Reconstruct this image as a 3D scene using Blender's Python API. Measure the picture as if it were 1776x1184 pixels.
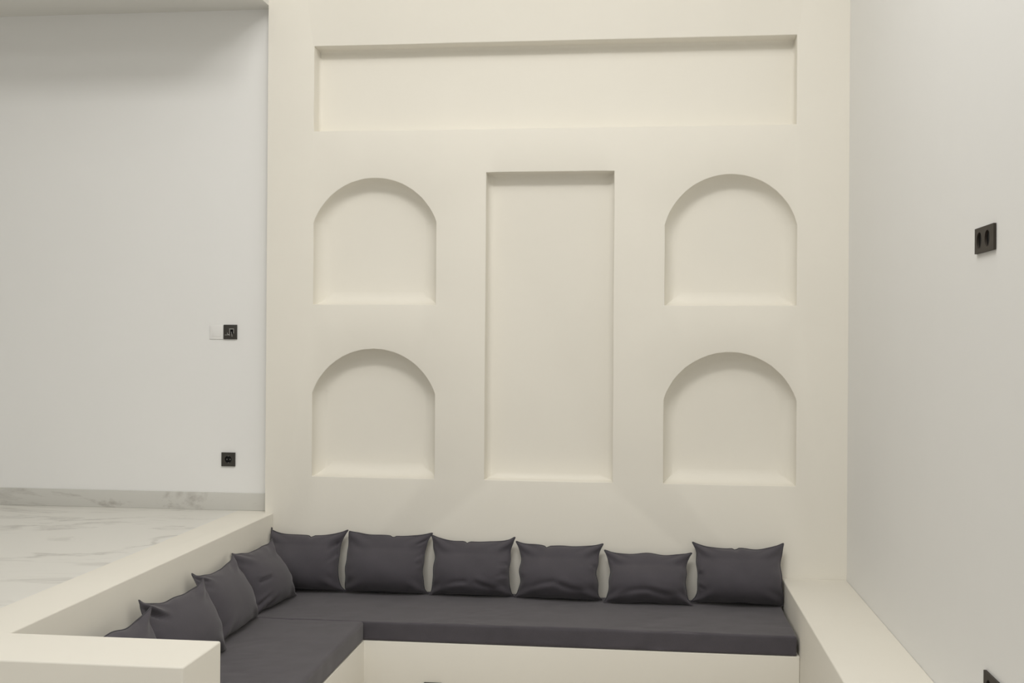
import bpy, bmesh, math, random
import numpy as np
from mathutils import Matrix, Vector, noise

for o in list(bpy.data.objects): bpy.data.objects.remove(o)
S = bpy.context.scene
C = S.collection

# ---------------------------------------------------------------- camera
Z0 = 1.83                      # eye height above the floor of the sunken seating pit
cam_d = bpy.data.cameras.new('camera'); cam = bpy.data.objects.new('camera', cam_d); C.objects.link(cam)
cam_d.sensor_width = 36; cam_d.lens = 1963.11 / 1776 * 36; cam_d.clip_start = .05
cam.matrix_world = (Matrix.Translation((0, -6.2, Z0)) @ Matrix.Rotation(.1155, 4, 'Z')
                    @ Matrix.Rotation(math.pi/2 + .0017, 4, 'X') @ Matrix.Rotation(.0068, 4, 'Z'))
S.camera = cam

# ---------------------------------------------------------------- world, lights, exposure
w = bpy.data.worlds.new('world'); S.world = w; w.use_nodes = True
w.node_tree.nodes['Background'].inputs[0].default_value = (.9, .93, 1, 1)
w.node_tree.nodes['Background'].inputs[1].default_value = .0
def area(name, loc, size, power, col, rot=(0, 0, 0), spread=180):
    l = bpy.data.lights.new(name, 'AREA'); l.shape = 'RECTANGLE'; l.size, l.size_y = size
    l.energy = power; l.color = col; l.spread = math.radians(spread)
    o = bpy.data.objects.new(name, l); C.objects.link(o); o.location = loc; o.rotation_euler = rot
    return o
X_WIN = -6.5
# two lamps on the high ceiling tilted towards the feature wall, then soft fills added for ambient light
def aim(loc, tgt):
    return (Vector(tgt) - Vector(loc)).to_track_quat('-Z', 'Y').to_euler()
for lx, lp in ((-1.35, 11), (-.35, 11)):
    p = (lx, -3.6, Z0 + 3.3)
    area('wall_washer_light', p, (.7, .5), lp, (1, .98, .945), aim(p, (lx-.1, 0, Z0 - .1)), 140)
area('wide_fill_light', (-.35, -3.3, Z0 + 3.45), (2.6, 2.2), 38, (1, .985, .95))  # added overhead fill, no ceiling panel behind it
area('room_fill_light', (-2.6, -7.0, Z0 + 3.45), (4.0, 1.8), 44, (1, .99, .965))  # added fill lifting the ambient level from the rear of the room
# weak cool fill added behind the camera; the rear wall has no opening
area('rear_fill_light', (-2.2, -8.85, Z0 + .6), (6.4, 3.0), 9, (.96, .975, 1), (math.radians(90), 0, 0))
S.view_settings.view_transform = 'Standard'; S.view_settings.look = 'None'
S.view_settings.exposure = 0.40; S.view_settings.gamma = 1; S.view_settings.use_curve_mapping = False

# ---------------------------------------------------------------- materials
def mat(name, col, rough=.8, spec=.3):
    m = bpy.data.materials.new(name); m.use_nodes = True
    b = m.node_tree.nodes['Principled BSDF']
    b.inputs['Base Color'].default_value = (*col, 1); b.inputs['Roughness'].default_value = rough
    b.inputs['Specular IOR Level'].default_value = spec
    return m, m.node_tree, b
def nd(t, kind, **kw):
    n = t.nodes.new(kind)
    for k, v in kw.items():
        if hasattr(n, k): setattr(n, k, v)
        else: n.inputs[k].default_value = v
    return n
def coords(t, scale=(1, 1, 1)):
    g = nd(t, 'ShaderNodeNewGeometry'); mp = nd(t, 'ShaderNodeMapping'); mp.inputs['Scale'].default_value = scale
    t.links.new(g.outputs['Position'], mp.inputs['Vector']); return mp.outputs[0]
def plaster(name, c1, c2, rough, bump, scale=2.2):
    m, t, b = mat(name, c1, rough, .25)
    v = coords(t)
    n1 = nd(t, 'ShaderNodeTexNoise', Scale=scale, Detail=5, Roughness=.6); n2 = nd(t, 'ShaderNodeTexNoise', Scale=26, Detail=4)
    r = nd(t, 'ShaderNodeValToRGB'); r.color_ramp.elements[0].position = .3; r.color_ramp.elements[1].position = .7
    r.color_ramp.elements[0].color = (*c1, 1); r.color_ramp.elements[1].color = (*c2, 1)
    bp = nd(t, 'ShaderNodeBump', Strength=bump, Distance=.004)
    t.links.new(v, n1.inputs['Vector']); t.links.new(v, n2.inputs['Vector'])
    t.links.new(n1.outputs[0], r.inputs[0]); t.links.new(r.outputs[0], b.inputs['Base Color'])
    t.links.new(n2.outputs[0], bp.inputs['Height']); t.links.new(bp.outputs[0], b.inputs['Normal'])
    return m
M_CREAM = plaster('cream_plaster', (.895, .862, .780), (.91, .877, .795), .7, .1)
M_WHITE = plaster('white_paint', (.925, .922, .905), (.935, .932, .915), .75, .05)
M_CEIL = plaster('ceiling_paint', (.85, .84, .80), (.86, .85, .81), .8, .05)
def marble(name, base, vein, scale, amt, rough):
    m, t, b = mat(name, base, rough, .4)
    v = coords(t, scale)
    n1 = nd(t, 'ShaderNodeTexNoise', Scale=1.1, Detail=7, Roughness=.62, Distortion=1.2)
    n2 = nd(t, 'ShaderNodeTexNoise', Scale=2.6, Detail=6, Roughness=.6, Distortion=.8)
    for n in (n1, n2): t.links.new(v, n.inputs['Vector'])
    # thin veins where the noise crosses its mean
    s = nd(t, 'ShaderNodeMath', operation='SUBTRACT'); s.inputs[1].default_value = .5
    a = nd(t, 'ShaderNodeMath', operation='ABSOLUTE'); mr = nd(t, 'ShaderNodeMapRange')
    mr.inputs['From Min'].default_value = 0; mr.inputs['From Max'].default_value = .035
    mr.inputs['To Min'].default_value = 1; mr.inputs['To Max'].default_value = 0
    mul = nd(t, 'ShaderNodeMath', operation='MULTIPLY'); mr2 = nd(t, 'ShaderNodeMapRange')
    mr2.inputs['From Min'].default_value = .42; mr2.inputs['From Max'].default_value = .62
    mul2 = nd(t, 'ShaderNodeMath', operation='MULTIPLY'); mul2.inputs[1].default_value = amt
    mx = nd(t, 'ShaderNodeMixRGB'); mx.inputs[1].default_value = (*base, 1); mx.inputs[2].default_value = (*vein, 1)
    L = t.links.new
    L(n1.outputs[0], s.inputs[0]); L(s.outputs[0], a.inputs[0]); L(a.outputs[0], mr.inputs['Value'])
    L(n2.outputs[0], mr2.inputs['Value']); L(mr.outputs[0], mul.inputs[0]); L(mr2.outputs[0], mul.inputs[1])
    L(mul.outputs[0], mul2.inputs[0]); L(mul2.outputs[0], mx.inputs[0]); L(mx.outputs[0], b.inputs['Base Color'])
    return m
M_MARBLE = marble('white_marble', (.84, .822, .768), (.42, .40, .36), (.55, 1.5, 1), .6, .32)
M_STONE = marble('grey_stone_floor', (.62, .585, .53), (.45, .42, .38), (.8, .8, 1), .5, .4)
M_SKIRT = marble('marble_skirting', (.67, .66, .62), (.36, .33, .30), (.5, 1, 1.3), .7, .4)
def fabric(name, col):
    m, t, b = mat(name, col, .85, .2)
    b.inputs['Sheen Weight'].default_value = .24; b.inputs['Sheen Roughness'].default_value = .5
    tc = nd(t, 'ShaderNodeTexCoord')
    n = nd(t, 'ShaderNodeTexNoise', Scale=9, Detail=4); nf = nd(t, 'ShaderNodeTexNoise', Scale=420, Detail=2)
    w1 = nd(t, 'ShaderNodeTexWave', Scale=170, bands_direction='X'); w2 = nd(t, 'ShaderNodeTexWave', Scale=170, bands_direction='Z')
    ad = nd(t, 'ShaderNodeMath', operation='ADD'); bp = nd(t, 'ShaderNodeBump', Strength=.15, Distance=.001)
    r = nd(t, 'ShaderNodeValToRGB')
    r.color_ramp.elements[0].color = (*[c * .86 for c in col], 1); r.color_ramp.elements[1].color = (*[c * 1.14 for c in col], 1)
    r.color_ramp.elements[0].position = .3; r.color_ramp.elements[1].position = .7
    L = t.links.new
    for q in (n, nf, w1, w2): L(tc.outputs['Object'], q.inputs['Vector'])
    mxn = nd(t, 'ShaderNodeMath', operation='MULTIPLY_ADD'); mxn.inputs[1].default_value = .5
    sc = nd(t, 'ShaderNodeMath', operation='MULTIPLY'); sc.inputs[1].default_value = .5
    L(n.outputs[0], sc.inputs[0]); L(nf.outputs[0], mxn.inputs[0]); L(sc.outputs[0], mxn.inputs[2])
    L(mxn.outputs[0], r.inputs[0]); L(r.outputs[0], b.inputs['Base Color'])
    L(w1.outputs[0], ad.inputs[0]); L(w2.outputs[0], ad.inputs[1]); L(ad.outputs[0], bp.inputs['Height']); L(bp.outputs[0], b.inputs['Normal'])
    return m
M_FAB = fabric('charcoal_cotton', (.088, .081, .094))
M_SEAM = fabric('charcoal_seam', (.068, .064, .073))
M_BLACK = mat('dark_plate', (.038, .034, .028), .45, .5)[0]
M_PLATE2 = mat('bronze_dark_plate', (.046, .038, .030), .6, .3)[0]
M_HOLE = mat('black_recess', (.004, .004, .004), .6, .2)[0]
M_GREY = mat('pale_jack_edge', (.36, .35, .33), .5, .4)[0]
M_METAL = mat('contact_metal', (.35, .34, .33), .3, .5)[0]; M_METAL.node_tree.nodes['Principled BSDF'].inputs['Metallic'].default_value = .8
M_PWHITE = mat('white_plastic', (.90, .895, .875), .5, .4)[0]

# ---------------------------------------------------------------- helpers (z given relative to the eye height)
def link(name, me, m, parent=None):
    o = bpy.data.objects.new(name, me); C.objects.link(o)
    if m: me.materials.append(m)
    if parent: o.parent = parent
    return o
def from_bm(name, bm, m, parent=None, smooth=None):
    me = bpy.data.meshes.new(name)
    bmesh.ops.recalc_face_normals(bm, faces=bm.faces); bm.to_mesh(me); bm.free()
    o = link(name, me, m, parent)
    if smooth:
        me.polygons.foreach_set('use_smooth', [True]*len(me.polygons)); me.set_sharp_from_angle(angle=math.radians(smooth))
    return o
def tag(o, label=None, cat=None, group=None, kind=None):
    for k, v in (('label', label), ('category', cat), ('group', group), ('kind', kind)):
        if v: o[k] = v
    return o
def empty(name, loc, label, cat, group=None, rot=(0, 0, 0)):
    o = bpy.data.objects.new(name, None); C.objects.link(o); o.location = loc; o.rotation_euler = rot; o.empty_display_size = .05
    return tag(o, label, cat, group)
def add_box(bm, x0, x1, y0, y1, z0, z1):
    r = bmesh.ops.create_cube(bm, size=1)
    for v in r['verts']:
        v.co = Vector(((x0+x1)/2 + v.co.x*(x1-x0), (y0+y1)/2 + v.co.y*(y1-y0), (z0+z1)/2 + v.co.z*(z1-z0)))
    return r['verts']
def box(name, x0, x1, y0, y1, z0, z1, m, bevel=.0, parent=None, seg=3):
    bm = bmesh.new(); add_box(bm, x0, x1, y0, y1, z0, z1)
    if bevel: bmesh.ops.bevel(bm, geom=bm.edges[:], offset=bevel, segments=seg, affect='EDGES', profile=.5)
    return from_bm(name, bm, m, parent, 35 if bevel else None)
def prism(name, pts, z0, z1, m, bevel=0, parent=None):
    """vertical prism on an xy outline"""
    bm = bmesh.new()
    a = [bm.verts.new((x, y, z0)) for x, y in pts]; b = [bm.verts.new((x, y, z1)) for x, y in pts]
    bm.faces.new(a); bm.faces.new(b)
    for i in range(len(pts)):
        j = (i+1) % len(pts); bm.faces.new((a[i], a[j], b[j], b[i]))
    bmesh.ops.recalc_face_normals(bm, faces=bm.faces)
    if bevel: bmesh.ops.bevel(bm, geom=bm.edges[:], offset=bevel, segments=3, affect='EDGES', profile=.5)
    return from_bm(name, bm, m, parent, 35)

def make_pillow(seed, W, H, T=.15, folds=(), notch=None, bows=(.05, .05, .10, .03), N=57, M=43):
    """two sheets sewn round the rim; x along, y thickness (front = -y), z up.
    folds: (u0, v0, du, dv, length, width, depth) creases; bows: left, right, top, bottom edge sag as fraction of size"""
    rng = np.random.RandomState(seed)
    g = lambda n: np.sin(np.linspace(-1, 1, n)*math.pi/2*.93)/math.sin(math.pi/2*.93)     # denser near the rim
    U, V = np.meshgrid(g(N), g(M), indexing='ij')
    bl, br, bt, bb = bows
    e = lambda a: 1-np.abs(a)**3.2
    bx = np.where(U < 0, bl, br); bz = np.where(V < 0, bb, bt)
    X = W/2*U*(1-2*bx*e(V)*np.abs(U)**2.2); Z = H/2*V*(1-2*bz*e(U)*np.abs(V)**2.2)
    # hand-sewn rim: small waviness
    for k in range(5):
        a, b, c = rng.uniform(3, 11), rng.uniform(3, 11), rng.uniform(0, 6.28, 2)
        X += .0016*np.sin(a*V+c[0])*np.abs(U)**4*e(V); Z += .0016*np.sin(b*U+c[1])*np.abs(V)**4*e(U)
    body = np.clip((1-np.abs(U)**2.3), 0, 1)**.62*np.clip((1-np.abs(V)**2.3), 0, 1)**.62
    belly = 1-.30*V+.10*np.sin(1.7*U+rng.uniform(0, 6))
    P = np.zeros((2, N, M, 3)); P[..., 0] = X; P[..., 2] = Z
    for s, sg in ((0, -1), (1, 1)):
        t = T/2*body*belly
        for k in range(7):
            a, b, c = rng.uniform(-5, 5), rng.uniform(-5, 5), rng.uniform(0, 6.28)
            t = t + .0011*np.sin(a*U+b*V+c)*np.minimum(1, body*1.6)
        # gathers: fine ripples running in from the rim
        for sd in (-1, 1):
            f = np.exp(-(1-sd*U)/.16)*np.minimum(1, body*2.2)
            t = t + .005*f*np.sin(rng.uniform(13, 18)*V+rng.uniform(0, 6)+2.5*sd*U)*(.4+.6*np.sin(2.1*V+rng.uniform(0, 6))**2)
            f = np.exp(-(1-sd*V)/.14)*np.minimum(1, body*2.2)
            t = t + .0018*f*np.sin(rng.uniform(12, 17)*U+rng.uniform(0, 6))
        # corner tension: a ridge running from each ear to the middle, hollows beside it
        for cu in (-1, 1):
            for cv in (-1, 1):
                a = (U-cu)*-cu; b = (V-cv)*-cv; d = (a-b*1.05)/1.4; r = (a+b)/2
                t = t + .007*np.exp(-(d/.10)**2)*np.exp(-((r-.22)/.2)**2) - .006*np.exp(-((np.abs(d)-.2)/.09)**2)*np.exp(-((r-.26)/.18)**2)
        if s == 0:
            for u0, v0, du, dv, L, w, dep in folds:
                n = math.hypot(du, dv); du, dv = du/n, dv/n
                a = (U-u0)*du+(V-v0)*dv; b = -(U-u0)*dv+(V-v0)*du
                b = b+.05*np.sin(a*5+u0)
                fa = np.clip(a/L, 0, 1); al = np.where((a > -.04) & (a < L), np.minimum(1, (a+.04)/.08)*(1-fa**2), 0)
                t = t + np.minimum(1, body*3)*al*dep*1.9*(-np.exp(-(b/w)**2)+.55*np.exp(-((b-1.9*w)/(1.3*w))**2))
        P[s, ..., 1] = sg*np.maximum(t, .0012*(body > 0)*(np.abs(U) < 1)*(np.abs(V) < 1))
    if notch is not None:
        for s in (0, 1):
            P[s, ..., 2] -= .010*np.exp(-((U-notch)/.045)**2)*np.clip(V, 0, 1)**3
    # ears curl a little back and forth
    for cu in (-1, 1):
        for cv in (-1, 1):
            w_ = np.exp(-(((U-cu)/.16)**2+((V-cv)/.2)**2)); k = rng.uniform(-.012, .012, 3)
            P += w_[None, ..., None]*k*np.array([.5, 1, .5])
    return P

# ---------------------------------------------------------------- the room shell
XL, XR = -2.1188, 1.0846            # feature wall edges
YW = .075                           # plain white wall, a little behind the feature wall
ZP, ZF = Z0 - .9674, 0.0            # marble platform level, pit floor level
XW, XB, XS, XLEDGE = -2.0726, -1.3487, -1.3638, .7466
YB1, YB2, YF = -2.6789, -2.9775, -.7157
ZS, ZC, ZL = Z0 - 1.3777, Z0 - 1.4744, Z0 - 1.2482
ZCL, ZCP = Z0 + 1.903, Z0 + 3.50
X_FAR, Y_REAR = -6.6, -9.0

tag(box('floor', X_FAR, XR + .02, Y_REAR, .2, -.1, 0, M_STONE), kind='structure')

def wob(i, s, a=.0014): return a * noise.noise(Vector((i*.9, s*7.3, .5)))
def arch_loop(x0, x1, z0, zs, zt, seed):
    """outline of an arched niche: sill z0, springing zs, crown zt"""
    pts = []
    n = 8
    for k in range(n): pts.append((x0 + (x1-x0)*k/n, z0))
    for k in range(4): pts.append((x1, z0 + (zs-z0)*k/4))
    h = (x1-x0)/2; r = zt - zs; R = (h*h + r*r)/(2*r); cz = zt - R; cx = (x0+x1)/2; a0 = math.asin(min(1, h/R))
    if r > h: a0 = math.pi - a0
    N = 40
    for k in range(N+1):
        a = a0 - 2*a0*k/N; pts.append((cx + R*math.sin(a), cz + R*math.cos(a)))
    for k in range(1, 4): pts.append((x0, zs + (z0-zs)*k/4))
    return [(x + wob(i, seed), z + wob(i+50, seed)) for i, (x, z) in enumerate(pts)]
def rect_loop(x0, x1, z0, z1, seed, z1r=None):
    z1r = z1 if z1r is None else z1r
    pts = []
    n = 10
    for k in range(n): pts.append((x0 + (x1-x0)*k/n, z0))
    for k in range(n): pts.append((x1, z0 + (z1r-z0)*k/n))
    for k in range(n): pts.append((x1 + (x0-x1)*k/n, z1r + (z1-z1r)*k/n))
    for k in range(n): pts.append((x0, z1 + (z0-z1)*k/n))
    return [(x + wob(i, seed), z + wob(i+50, seed)) for i, (x, z) in enumerate(pts)]
niches = [  # loop, depth
    (rect_loop(-1.851, .808, Z0+1.186, Z0+1.664, 1), .11, .02),
    (rect_loop(-.869, -.1637, Z0-.755, Z0+.945, 2), .10, .035),
    (arch_loop(-1.848, -1.149, Z0+.2125, Z0+.672, Z0+.919, 3), .105, .08),
    (arch_loop(.1134, .8137, Z0+.2125, Z0+.648, Z0+.920, 4), .105, .08),
    (arch_loop(-1.849, -1.150, Z0-.755, Z0-.285, Z0-.037, 5), .105, .08),
    (arch_loop(.1120, .8165, Z0-.755, Z0-.300, Z0-.041, 6), .105, .08)]
def feature_wall():
    bm = bmesh.new(); edges = []
    zb, zt = ZF, ZCP
    o = [(XL, zb), (XR, zb), (XR, zt), (XL, zt)]
    ov = [bm.verts.new((x, 0, z)) for x, z in o]
    edges += [bm.edges.new((ov[i], ov[(i+1) % 4])) for i in range(4)]
    R = .005
    for loop, depth, RC in niches:
        n = len(loop); cx = sum(p[0] for p in loop)/n; cz = sum(p[1] for p in loop)/n
        # outward normals of the loop
        nrm = []
        for i in range(n):
            a, b = loop[i-1], loop[(i+1) % n]; t = Vector((b[0]-a[0], b[1]-a[1])).normalized(); nrm.append(Vector((t.y, -t.x)))
        rings = []
        for k in range(14):
            if k < 4:
                an = math.pi/2*k/3; off = R*(1-math.sin(an)); y = R*(1-math.cos(an))
            else:
                an = math.pi/2*(k-4)/9; off = -RC*(1-math.cos(an)); y = depth - RC + RC*math.sin(an)
            rings.append([bm.verts.new((p[0]+q.x*off, y, p[1]+q.y*off)) for p, q in zip(loop, nrm)])
        edges += [bm.edges.new((rings[0][i], rings[0][(i+1) % n])) for i in range(n)]
        for a, b in zip(rings, rings[1:]):
            for i in range(n): bm.faces.new((a[i], b[i], b[(i+1) % n], a[(i+1) % n]))
        bm.faces.new(rings[-1])
    bmesh.ops.triangle_fill(bm, use_beauty=True, use_dissolve=False, edges=edges)
    # sides and back of the thick wall
    bv = [bm.verts.new((x, .62, z)) for x, z in o]
    for i in range(4): bm.faces.new((ov[i], bv[i], bv[(i+1) % 4], ov[(i+1) % 4]))
    bm.faces.new(bv)
    return from_bm('wall_back', bm, M_CREAM, None, 30)
tag(feature_wall(), kind='structure')
tag(box('wall_left', X_FAR, XL + .0, YW, .25, ZP - .15, ZCL + .1, M_WHITE), kind='structure')
tag(box('wall_right', XR, XR + .15, Y_REAR, .62, -.1, ZCP + .1, M_WHITE), kind='structure')
tag(box('wall_far_left', X_FAR - .15, X_FAR, Y_REAR, .25, -.1, ZCP + .1, M_WHITE), kind='structure')
tag(box('wall_rear', X_FAR, XR + .15, Y_REAR - .15, Y_REAR, -.1, ZCP + .1, M_WHITE), kind='structure')
tag(box('baseboard_left', X_FAR, XL - .001, YW - .012, YW, ZP, ZP + .1, M_SKIRT, .002), kind='structure')
# ceiling: lower over the platform, raised over the pit and the room behind
bm = bmesh.new()
YC = -.8
add_box(bm, X_FAR, XL, YC, .25, ZCL, ZCP + .1)
add_box(bm, XL, XR, YC, .62, ZCP, ZCP + .1)
add_box(bm, X_FAR, XR, Y_REAR, YC, ZCP, ZCP + .1)
tag(from_bm('ceiling', bm, M_CEIL), kind='structure')
# raised marble platform; its plaster border runs on as the low wall in front of the seat
tag(box('floor_platform', X_FAR, XW - .225, YB1, .2, ZP - .2, ZP, M_MARBLE), kind='structure')
kerb = prism('platform_kerb', [(XW, YB1), (XW-.225, YB1), (XW-.225, YW-.013), (XL-.001, YW-.013), (XL-.001, -.002), (XW, -.002)], 0.0, ZP + .0005, M_CREAM, .0)
tag(kerb, 'cream plaster kerb edging the marble floor, rising behind the left row of cushions', 'kerb')
par = prism('parapet', [(X_FAR+.01, YB1-.0003), (XB, YB1-.0003), (XB, YB2), (X_FAR+.01, YB2)], 0.0, ZP + .0005, M_CREAM, .0)
tag(par, 'low cream plaster parapet with a squared end in front of the left cushions', 'low wall')
for o_, sel in ((kerb, lambda a, b: a.x > XW-.01 and b.x > XW-.01 and a.z > .5 and b.z > .5), (par, lambda a, b: (a.z > .5 and b.z > .5 and ((a.y < YB2+.01 and b.y < YB2+.01) or (a.x > XB-.01 and b.x > XB-.01))) or (a.x > XB-.01 and b.x > XB-.01 and a.y < YB2+.01 and b.y < YB2+.01))):
    bm = bmesh.new(); bm.from_mesh(o_.data)
    bmesh.ops.bevel(bm, geom=[e for e in bm.edges if sel(e.verts[0].co, e.verts[1].co)], offset=.006, segments=3, affect='EDGES', profile=.5)
    bm.to_mesh(o_.data); bm.free(); o_.data.polygons.foreach_set('use_smooth', [True]*len(o_.data.polygons)); o_.data.set_sharp_from_angle(angle=math.radians(35))
bench = prism('built_in_bench', [(XW+.001, -.002), (XLEDGE-.001, -.002), (XLEDGE-.001, YF), (XS, YF), (XS, YB1+.001), (XW+.001, YB1+.001)], 0.0, ZC, M_CREAM, .004)
tag(bench, 'cream plaster L-shaped bench base under the charcoal seat mattresses', 'bench')
ledge = prism('side_ledge', [(XLEDGE, -.001), (XR-.0005, -.001), (XR-.0005, -3.4), (XLEDGE, -3.4)], 0.0, ZL, M_CREAM, .006)
tag(ledge, 'cream plaster ledge running along the white right wall beside the seat', 'ledge')

# ---------------------------------------------------------------- seat mattresses
def mattress(name, x0, x1, y0, y1, z0, z1, r, seed, label):
    """soft slab: rounded box with uneven stuffing and shallow fabric creases"""
    def lines(a, b, step):
        n = max(2, int((b-a)/step)); L = [a + (b-a)*i/n for i in range(n+1)]
        ex = [a+r*.25, a+r*.55, a+r, b-r, b-r*.55, b-r*.25]
        return sorted(set([round(v, 5) for v in L if a+r*1.2 < v < b-r*1.2] + [a, b] + [round(v, 5) for v in ex]))
    X, Y, Z = lines(x0, x1, .02), lines(y0, y1, .02), lines(z0, z1, .02)
    bm = bmesh.new(); cache = {}
    c0 = Vector((x0+r, y0+r, z0+r)); c1 = Vector((x1-r, y1-r, z1-r))
    def V(x, y, z):
        k = (x, y, z)
        if k in cache: return cache[k]
        p = Vector(k); q = Vector([min(max(p[i], c0[i]), c1[i]) for i in range(3)]); d = p-q
        nn = d.normalized() if d.length > 1e-6 else Vector((0, 0, 1))
        p = q + nn*r
        s = Vector((seed*3.1, 0, 0))
        h = .0045*noise.noise(p*3.2+s) + .0022*noise.noise(p*9+s)
        # long creases running out from the inner corner
        cr = noise.noise(Vector((p.x*5+p.y*3, p.y*14-p.x*5, seed)))
        h -= .0045*max(0, .16-abs(cr))/.16 * max(0, noise.noise(p*2.2+s*2)+.15)
        if nn.z < -.3: h = 0
        if nn.z > .5: h = min(h, .001)
        sag = nn.z > .7 and .004*(noise.noise(p*1.3+s)) or 0
        sag = min(sag, .001)
        p = p + nn*(h+sag)
        p.z = max(p.z, z0)
        cache[k] = bm.verts.new(p); return cache[k]
    def sheet(A, B, f):
        for i in range(len(A)-1):
            for j in range(len(B)-1):
                bm.faces.new([V(*f(A[i], B[j])), V(*f(A[i+1], B[j])), V(*f(A[i+1], B[j+1])), V(*f(A[i], B[j+1]))])
    for z in (z0, z1): sheet(X, Y, lambda a, b: (a, b, z))
    for y in (y0, y1): sheet(X, Z, lambda a, b: (a, y, b))
    for x in (x0, x1): sheet(Y, Z, lambda a, b: (x, a, b))
    o = from_bm(name, bm, M_FAB, None, 60)
    return tag(o, label, 'seat mattress')
mattress('seat_mattress', XW+.004, XLEDGE-.012, YF, -.004, ZC, ZS, .014, 1.0, 'long charcoal seat mattress along the back wall under six cushions')
mattress('seat_mattress', XW+.004, XS, YB1+.004, YF-.008, ZC, ZS, .014, 2.0, 'charcoal seat mattress on the left arm of the bench under four cushions')

# ---------------------------------------------------------------- cushions
def place_pillow(seed, center, W, H, lean, yaw, label, wall, grp, T=.15, folds=(), notch=None, bows=(.05, .05, .08, .03), roll=0, slump=.034):
    """center = (x, y) of the top edge middle on the wall side, yaw 0 faces the room (-y), lean in degrees"""
    P = make_pillow(seed, W, H+.012, T, folds, notch, bows)
    N, M = P.shape[1], P.shape[2]
    R = Matrix.Rotation(math.radians(roll), 3, 'Y'); Rl = Matrix.Rotation(math.radians(-lean), 3, 'X')
    P[..., 2] -= H/2            # hang from the top edge
    # the weight settles: the lower part swells forward and rolls under
    q = np.clip(-P[..., 2]/H, 0, 1)
    P[..., 1] -= slump*np.sin(math.pi*np.clip((q-.25)/.75, 0, 1))
    P = P @ np.array(Rl @ R).T
    P[..., 2] += -P[..., 2].min() - .012
    P = P @ np.array(Matrix.Rotation(math.radians(yaw), 3, 'Z')).T
    loc = np.array([center[0], center[1], 0])
    P += loc
    z = P[..., 2]; lo = .0015; hi = .03
    P[..., 2] = np.where(z < hi, lo + np.maximum(z+.012, 0)*(hi-lo)/(hi+.012), z)
    # flatten softly against the wall plane: wall = (axis, limit, sign)
    for ax, lim, sg in wall:
        d = (P[..., ax]-lim)*sg             # positive = inside the room
        P[..., ax] = lim + sg*np.where(d < .012, .002 + np.maximum(.0, (d+.06))*.14, d)
    me = bpy.data.meshes.new('back_cushion'); bm = bmesh.new()
    vs = {}
    def V(s, i, j):
        if i in (0, N-1) or j in (0, M-1): s = 0
        if (s, i, j) not in vs: vs[(s, i, j)] = bm.verts.new(Vector(P[s, i, j]) - Vector(loc))
        return vs[(s, i, j)]
    for s in (0, 1):
        for i in range(N-1):
            for j in range(M-1):
                f = [V(s, i, j), V(s, i+1, j), V(s, i+1, j+1), V(s, i, j+1)]
                if s: f.reverse()
                bm.faces.new(f)
    bm.to_mesh(me); bm.free()
    me.polygons.foreach_set('use_smooth', [True]*len(me.polygons))
    root = empty('back_cushion', (center[0], center[1], ZS+.001), label, 'cushion', grp)
    link('cushion_cover', me, M_FAB, root)
    # sewn rim seam: a thin flat lip round the cushion
    rim = [(i, 0) for i in range(N)] + [(N-1, j) for j in range(1, M)] + [(i, M-1) for i in range(N-2, -1, -1)] + [(0, j) for j in range(M-2, 0, -1)]
    ctr = P.mean(axis=(0, 1, 2)); bm = bmesh.new(); rr = []
    K = 6
    pts = [Vector(P[0, i, j]-loc) for i, j in rim]; n = len(pts)
    cc = Vector(ctr-loc)
    for k in range(n):
        t = (pts[(k+1) % n]-pts[k-1]).normalized(); o = (pts[k]-cc); o = (o-t*o.dot(t)).normalized(); u = t.cross(o)
        ring = []
        for q in range(K):
            a = 2*math.pi*q/K; v = pts[k] + o*(.0035*math.cos(a)+.001) + u*(.0018*math.sin(a))
            v.z = max(v.z, .001)
            for ax, lim, sg in wall:
                l = lim-loc[ax]
                if (v[ax]-l)*sg < .001: v[ax] = l+sg*.001
            ring.append(bm.verts.new(v))
        rr.append(ring)
    for k in range(n):
        a, b = rr[k], rr[(k+1) % n]
        for q in range(K): bm.faces.new((a[q], a[(q+1) % K], b[(q+1) % K], b[q]))
    from_bm('seam', bm, M_SEAM, root, 80)
    return root
BW = [(1, 0.0, -1)]                          # back wall plane
LW = [(0, XW, 1)]                            # pit side wall plane
g1 = 'charcoal cushions leaning on the back wall'; g2 = 'charcoal cushions leaning on the left side wall'
place_pillow(11, (-1.860, -.045), .472, .335, 10, 0, 'charcoal cushion in the corner, first of the back wall row beside the marble floor edge', BW+LW, g1, T=.155,
             folds=[(1, .55, -1, -.55, .5, .045, .011), (1, .2, -1, -.65, .5, .045, .009)], notch=.12, bows=(.03, .09, .11, .03))
place_pillow(12, (-1.386, -.045), .458, .325, 10, 2, 'charcoal cushion second from the corner on the back wall, touching the corner cushion', BW, g1, T=.155,
             folds=[(1, .75, -1, -.5, .4, .04, .009), (1, .3, -1, -.5, .35, .04, .010), (1, 0, -1, -.3, .3, .04, .007)], notch=.08, bows=(.0, .075, .06, .02), roll=.6)
place_pillow(13, (-.918, -.045), .466, .312, 10, 0, 'charcoal cushion third from the corner on the back wall, gaps on both sides', BW, g1, T=.15,
             folds=[(1, .05, -1, .12, .4, .04, .010), (1, -.25, -1, -.1, .42, .04, .009), (.1, -.45, 1, -.35, .7, .07, .006), (-.1, -.45, -1, -.35, .7, .07, .006)], notch=-.15, bows=(.05, .07, .08, .02))
place_pillow(14, (-.445, -.045), .466, .300, 13, -1, 'charcoal cushion on the back wall directly left of the lowest cushion', BW, g1, T=.15,
             folds=[(1, .1, -1, .5, .32, .04, .011), (.0, -.4, 1, -.35, .8, .08, .006), (-.05, -.35, -1, -.4, .8, .08, .006)], notch=-.3, bows=(.06, .06, .07, .02))
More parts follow.
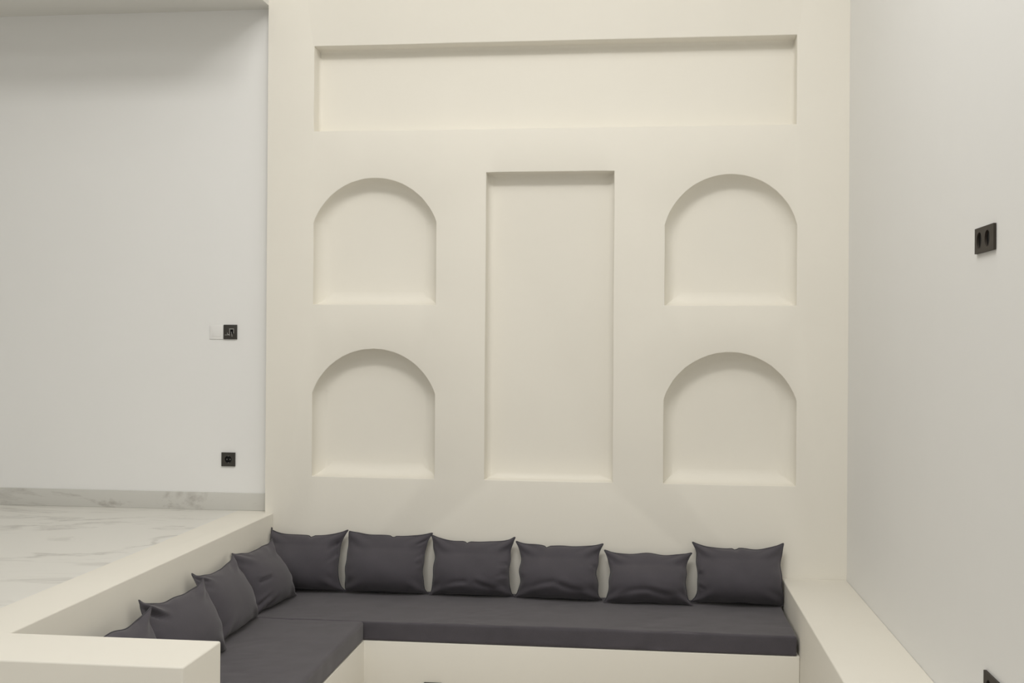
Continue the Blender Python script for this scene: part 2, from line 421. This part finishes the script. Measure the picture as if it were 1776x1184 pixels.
place_pillow(15, (.032, -.055), .468, .268, 20, 1, 'lowest charcoal cushion, its bottom seam lip showing, second from the right end', BW, g1, T=.145,
             folds=[(0, -.5, 1, -.25, .8, .08, .006), (0, -.5, -1, -.25, .8, .08, .006)], bows=(.07, .08, .05, .0))
place_pillow(16, (.503, -.045), .475, .318, 10, -1, 'charcoal cushion at the right end of the seat beside the plaster ledge', BW, g1, T=.155,
             folds=[(-1, -.05, 1, .15, .2, .04, .010), (-1, -.45, 1, -.15, .25, .04, .009), (.05, 1, .05, -1, .2, .035, .006)], notch=-.03, bows=(.07, .02, .11, .02))
place_pillow(21, (-2.030, -.440), .46, .325, 24, 90-8, 'charcoal cushion on the side wall nearest the corner, overlapping the corner cushion', LW+BW, g2, slump=.014, T=.14,
             folds=[(-.75, -.1, 1, .2, .5, .05, .010), (-.9, -.75, 1, .7, .5, .05, .009), (-.6, -.9, .8, .6, .4, .05, .009)], bows=(.05, .05, .06, .03))
place_pillow(22, (-2.030, -.985), .535, .335, 22, 90, 'charcoal cushion with a sharply pointed top corner, second from the corner on the side wall', LW, g2, slump=.010, T=.13,
             folds=[(-1, .85, 1, -.4, .5, .05, .010)], bows=(.04, .03, .12, .03))
place_pillow(23, (-1.992, -1.560), .51, .335, 20, 81, 'charcoal cushion third from the corner on the side wall, standing clear above the low wall', LW, g2, slump=.010, T=.135,
             folds=[(-1, .8, 1, -.75, .7, .06, .012)], bows=(.04, .02, .12, .03))
place_pillow(24, (-1.992, -2.130), .50, .330, 20, 81, 'front charcoal cushion on the side wall, mostly hidden behind the low wall', LW, g2, slump=.010, T=.13, bows=(.04, .04, .12, .03))

# ---------------------------------------------------------------- wall plates (local frame: x right, z up, face towards -y)
def disc(bm, cx, cz, r, y0, y1, n=28, r2=None):
    r2 = r2 or r
    a = [bm.verts.new((cx+r*math.cos(2*math.pi*k/n), y0, cz+r*math.sin(2*math.pi*k/n))) for k in range(n)]
    b = [bm.verts.new((cx+r2*math.cos(2*math.pi*k/n), y1, cz+r2*math.sin(2*math.pi*k/n))) for k in range(n)]
    bm.faces.new(a); bm.faces.new(b)
    for k in range(n): bm.faces.new((a[k], a[(k+1) % n], b[(k+1) % n], b[k]))
def ring(bm, cx, cz, r0, r1, y0, y1, n=32):
    """annulus of radii r0<r1 between depths y0 (front) and y1"""
    q = []
    for r, y in ((r0, y1), (r0, y0), (r1, y0), (r1, y1)):
        q.append([bm.verts.new((cx+r*math.cos(2*math.pi*k/n), y, cz+r*math.sin(2*math.pi*k/n))) for k in range(n)])
    for i in range(4):
        a, b = q[i], q[(i+1) % 4]
        for k in range(n): bm.faces.new((a[k], a[(k+1) % n], b[(k+1) % n], b[k]))
def frame_plate(name, w, h, d, holes, m, parent, bev=.0012):
    """flat plate with round openings, centred on the local origin"""
    bm = bmesh.new(); o = [(-w/2, -h/2), (w/2, -h/2), (w/2, h/2), (-w/2, h/2)]
    f = [bm.verts.new((x, -d, z)) for x, z in o]; b = [bm.verts.new((x, -.0005, z)) for x, z in o]
    E = [bm.edges.new((f[i], f[(i+1) % 4])) for i in range(4)]
    for cx, cz, r in holes:
        n = 32; a = [bm.verts.new((cx+r*math.cos(2*math.pi*k/n), -d, cz+r*math.sin(2*math.pi*k/n))) for k in range(n)]
        c = [bm.verts.new((cx+r*math.cos(2*math.pi*k/n), -.0005, cz+r*math.sin(2*math.pi*k/n))) for k in range(n)]
        E += [bm.edges.new((a[k], a[(k+1) % n])) for k in range(n)]
        for k in range(n): bm.faces.new((a[k], a[(k+1) % n], c[(k+1) % n], c[k]))
    bmesh.ops.triangle_fill(bm, use_beauty=True, use_dissolve=False, edges=E)
    for i in range(4): bm.faces.new((f[i], f[(i+1) % 4], b[(i+1) % 4], b[i]))
    bm.faces.new(b)
    return from_bm(name, bm, m, parent)
def socket(loc, rz, w, h, centres, r, label, m, pins=True, seed=0):
    t = empty('wall_socket', loc, label, 'socket', rot=(0, 0, rz))
    frame_plate('cover_plate', w, h, .009, [(c, 0, r) for c in centres], m, t)
    for c in centres:
        bm = bmesh.new(); disc(bm, c, 0, r*.985, -.0022, -.0006); ins = from_bm('socket_well', bm, M_HOLE, t)
        if pins:
            for s in (-1, 1):
                bm = bmesh.new(); disc(bm, c+s*.0095, 0, .0027, -.0040, -.0020, 14); from_bm('pin_hole', bm, M_METAL, ins)
            for s in (-1, 1):
                bm = bmesh.new(); add_box(bm, c-.0035, c+.0035, -.0075, -.0020, s*(r*.93)-.0012, s*(r*.93)+.0012); from_bm('earth_clip', bm, M_METAL, ins)
    return t
socket((-2.362, YW-.0004, Z0-.6765), 0, .081, .079, [0], .0205, 'single black wall socket low on the left white wall above the marble baseboard', M_BLACK)
socket((-1.0155, YF-.0004, Z0-1.668-.04), 0, .087, .081, [0], .0205, 'black wall socket on the bench front under the long seat mattress', M_BLACK)
socket((XR-.0004, -2.446, Z0+.3425), -math.pi/2, .200, .082, [-.052, .034], .0262, 'double dark wall socket with two round openings high on the right wall', M_PLATE2, pins=False)
socket((XR-.0004, -2.57, Z0-1.062), -math.pi/2, .200, .082, [-.047, .047], .0235, 'double dark wall socket low on the right wall above the plaster ledge', M_PLATE2, pins=False)

# data outlet: black plate, two jack openings outlined by pale edges
t = empty('data_outlet', (-2.3555, YW-.0004, Z0+.0545), 'black square wall plate with pale-edged jack openings beside the white plate', 'wall plate')
box('cover_plate', -.0395, .0395, -.009, -.0005, -.0415, .0415, M_BLACK, .0012, t)
k = .0034/22.2
def P5(x, y): return ((x-1050)*k*1.03, (568-y)*k*1.03)
def strip(bm, a, b, wd):
    (x0, z0), (x1, z1) = P5(*a), P5(*b); d = Vector((x1-x0, z1-z0)); L = d.length; d.normalize(); n = Vector((-d.y, d.x))*wd/2
    q = [(x0+n.x, z0+n.y), (x1+n.x, z1+n.y), (x1-n.x, z1-n.y), (x0-n.x, z0-n.y)]
    f = [bm.verts.new((x, -.0105, z)) for x, z in q]; r = [bm.verts.new((x, -.0088, z)) for x, z in q]
    bm.faces.new(f); bm.faces.new(r)
    for i in range(4): bm.faces.new((f[i], f[(i+1) % 4], r[(i+1) % 4], r[i]))
bm = bmesh.new()
x0, z0 = P5(1048, 640); x1, z1 = P5(1170, 470); add_box(bm, min(x0, x1), max(x0, x1), -.0094, -.0086, min(z0, z1), max(z0, z1))
from_bm('jack_opening', bm, M_HOLE, t)
bm = bmesh.new()
for a, b, wd in [((1015, 455), (1195, 455), .0040), ((1182, 455), (1182, 620), .0030), ((1095, 560), (1125, 735), .0028), ((1035, 470), (1035, 705), .0032),
                 ((850, 675), (1040, 675), .0030), ((950, 595), (950, 680), .0036), ((945, 655), (1035, 655), .0034)]: strip(bm, a, b, wd)
from_bm('jack_edge', bm, M_GREY, t)
# white plate next to it
t = empty('blank_plate', (-2.4385, YW-.0004, Z0+.0535), 'white blank wall plate left of the black data plate', 'wall plate')
box('cover_plate', -.0405, .0405, -.005, -.0005, -.041, .041, M_PWHITE, .002, t)
box('blank_insert', -.0255, .0255, -.0065, -.0048, -.0255, .0255, M_PWHITE, .001, t)
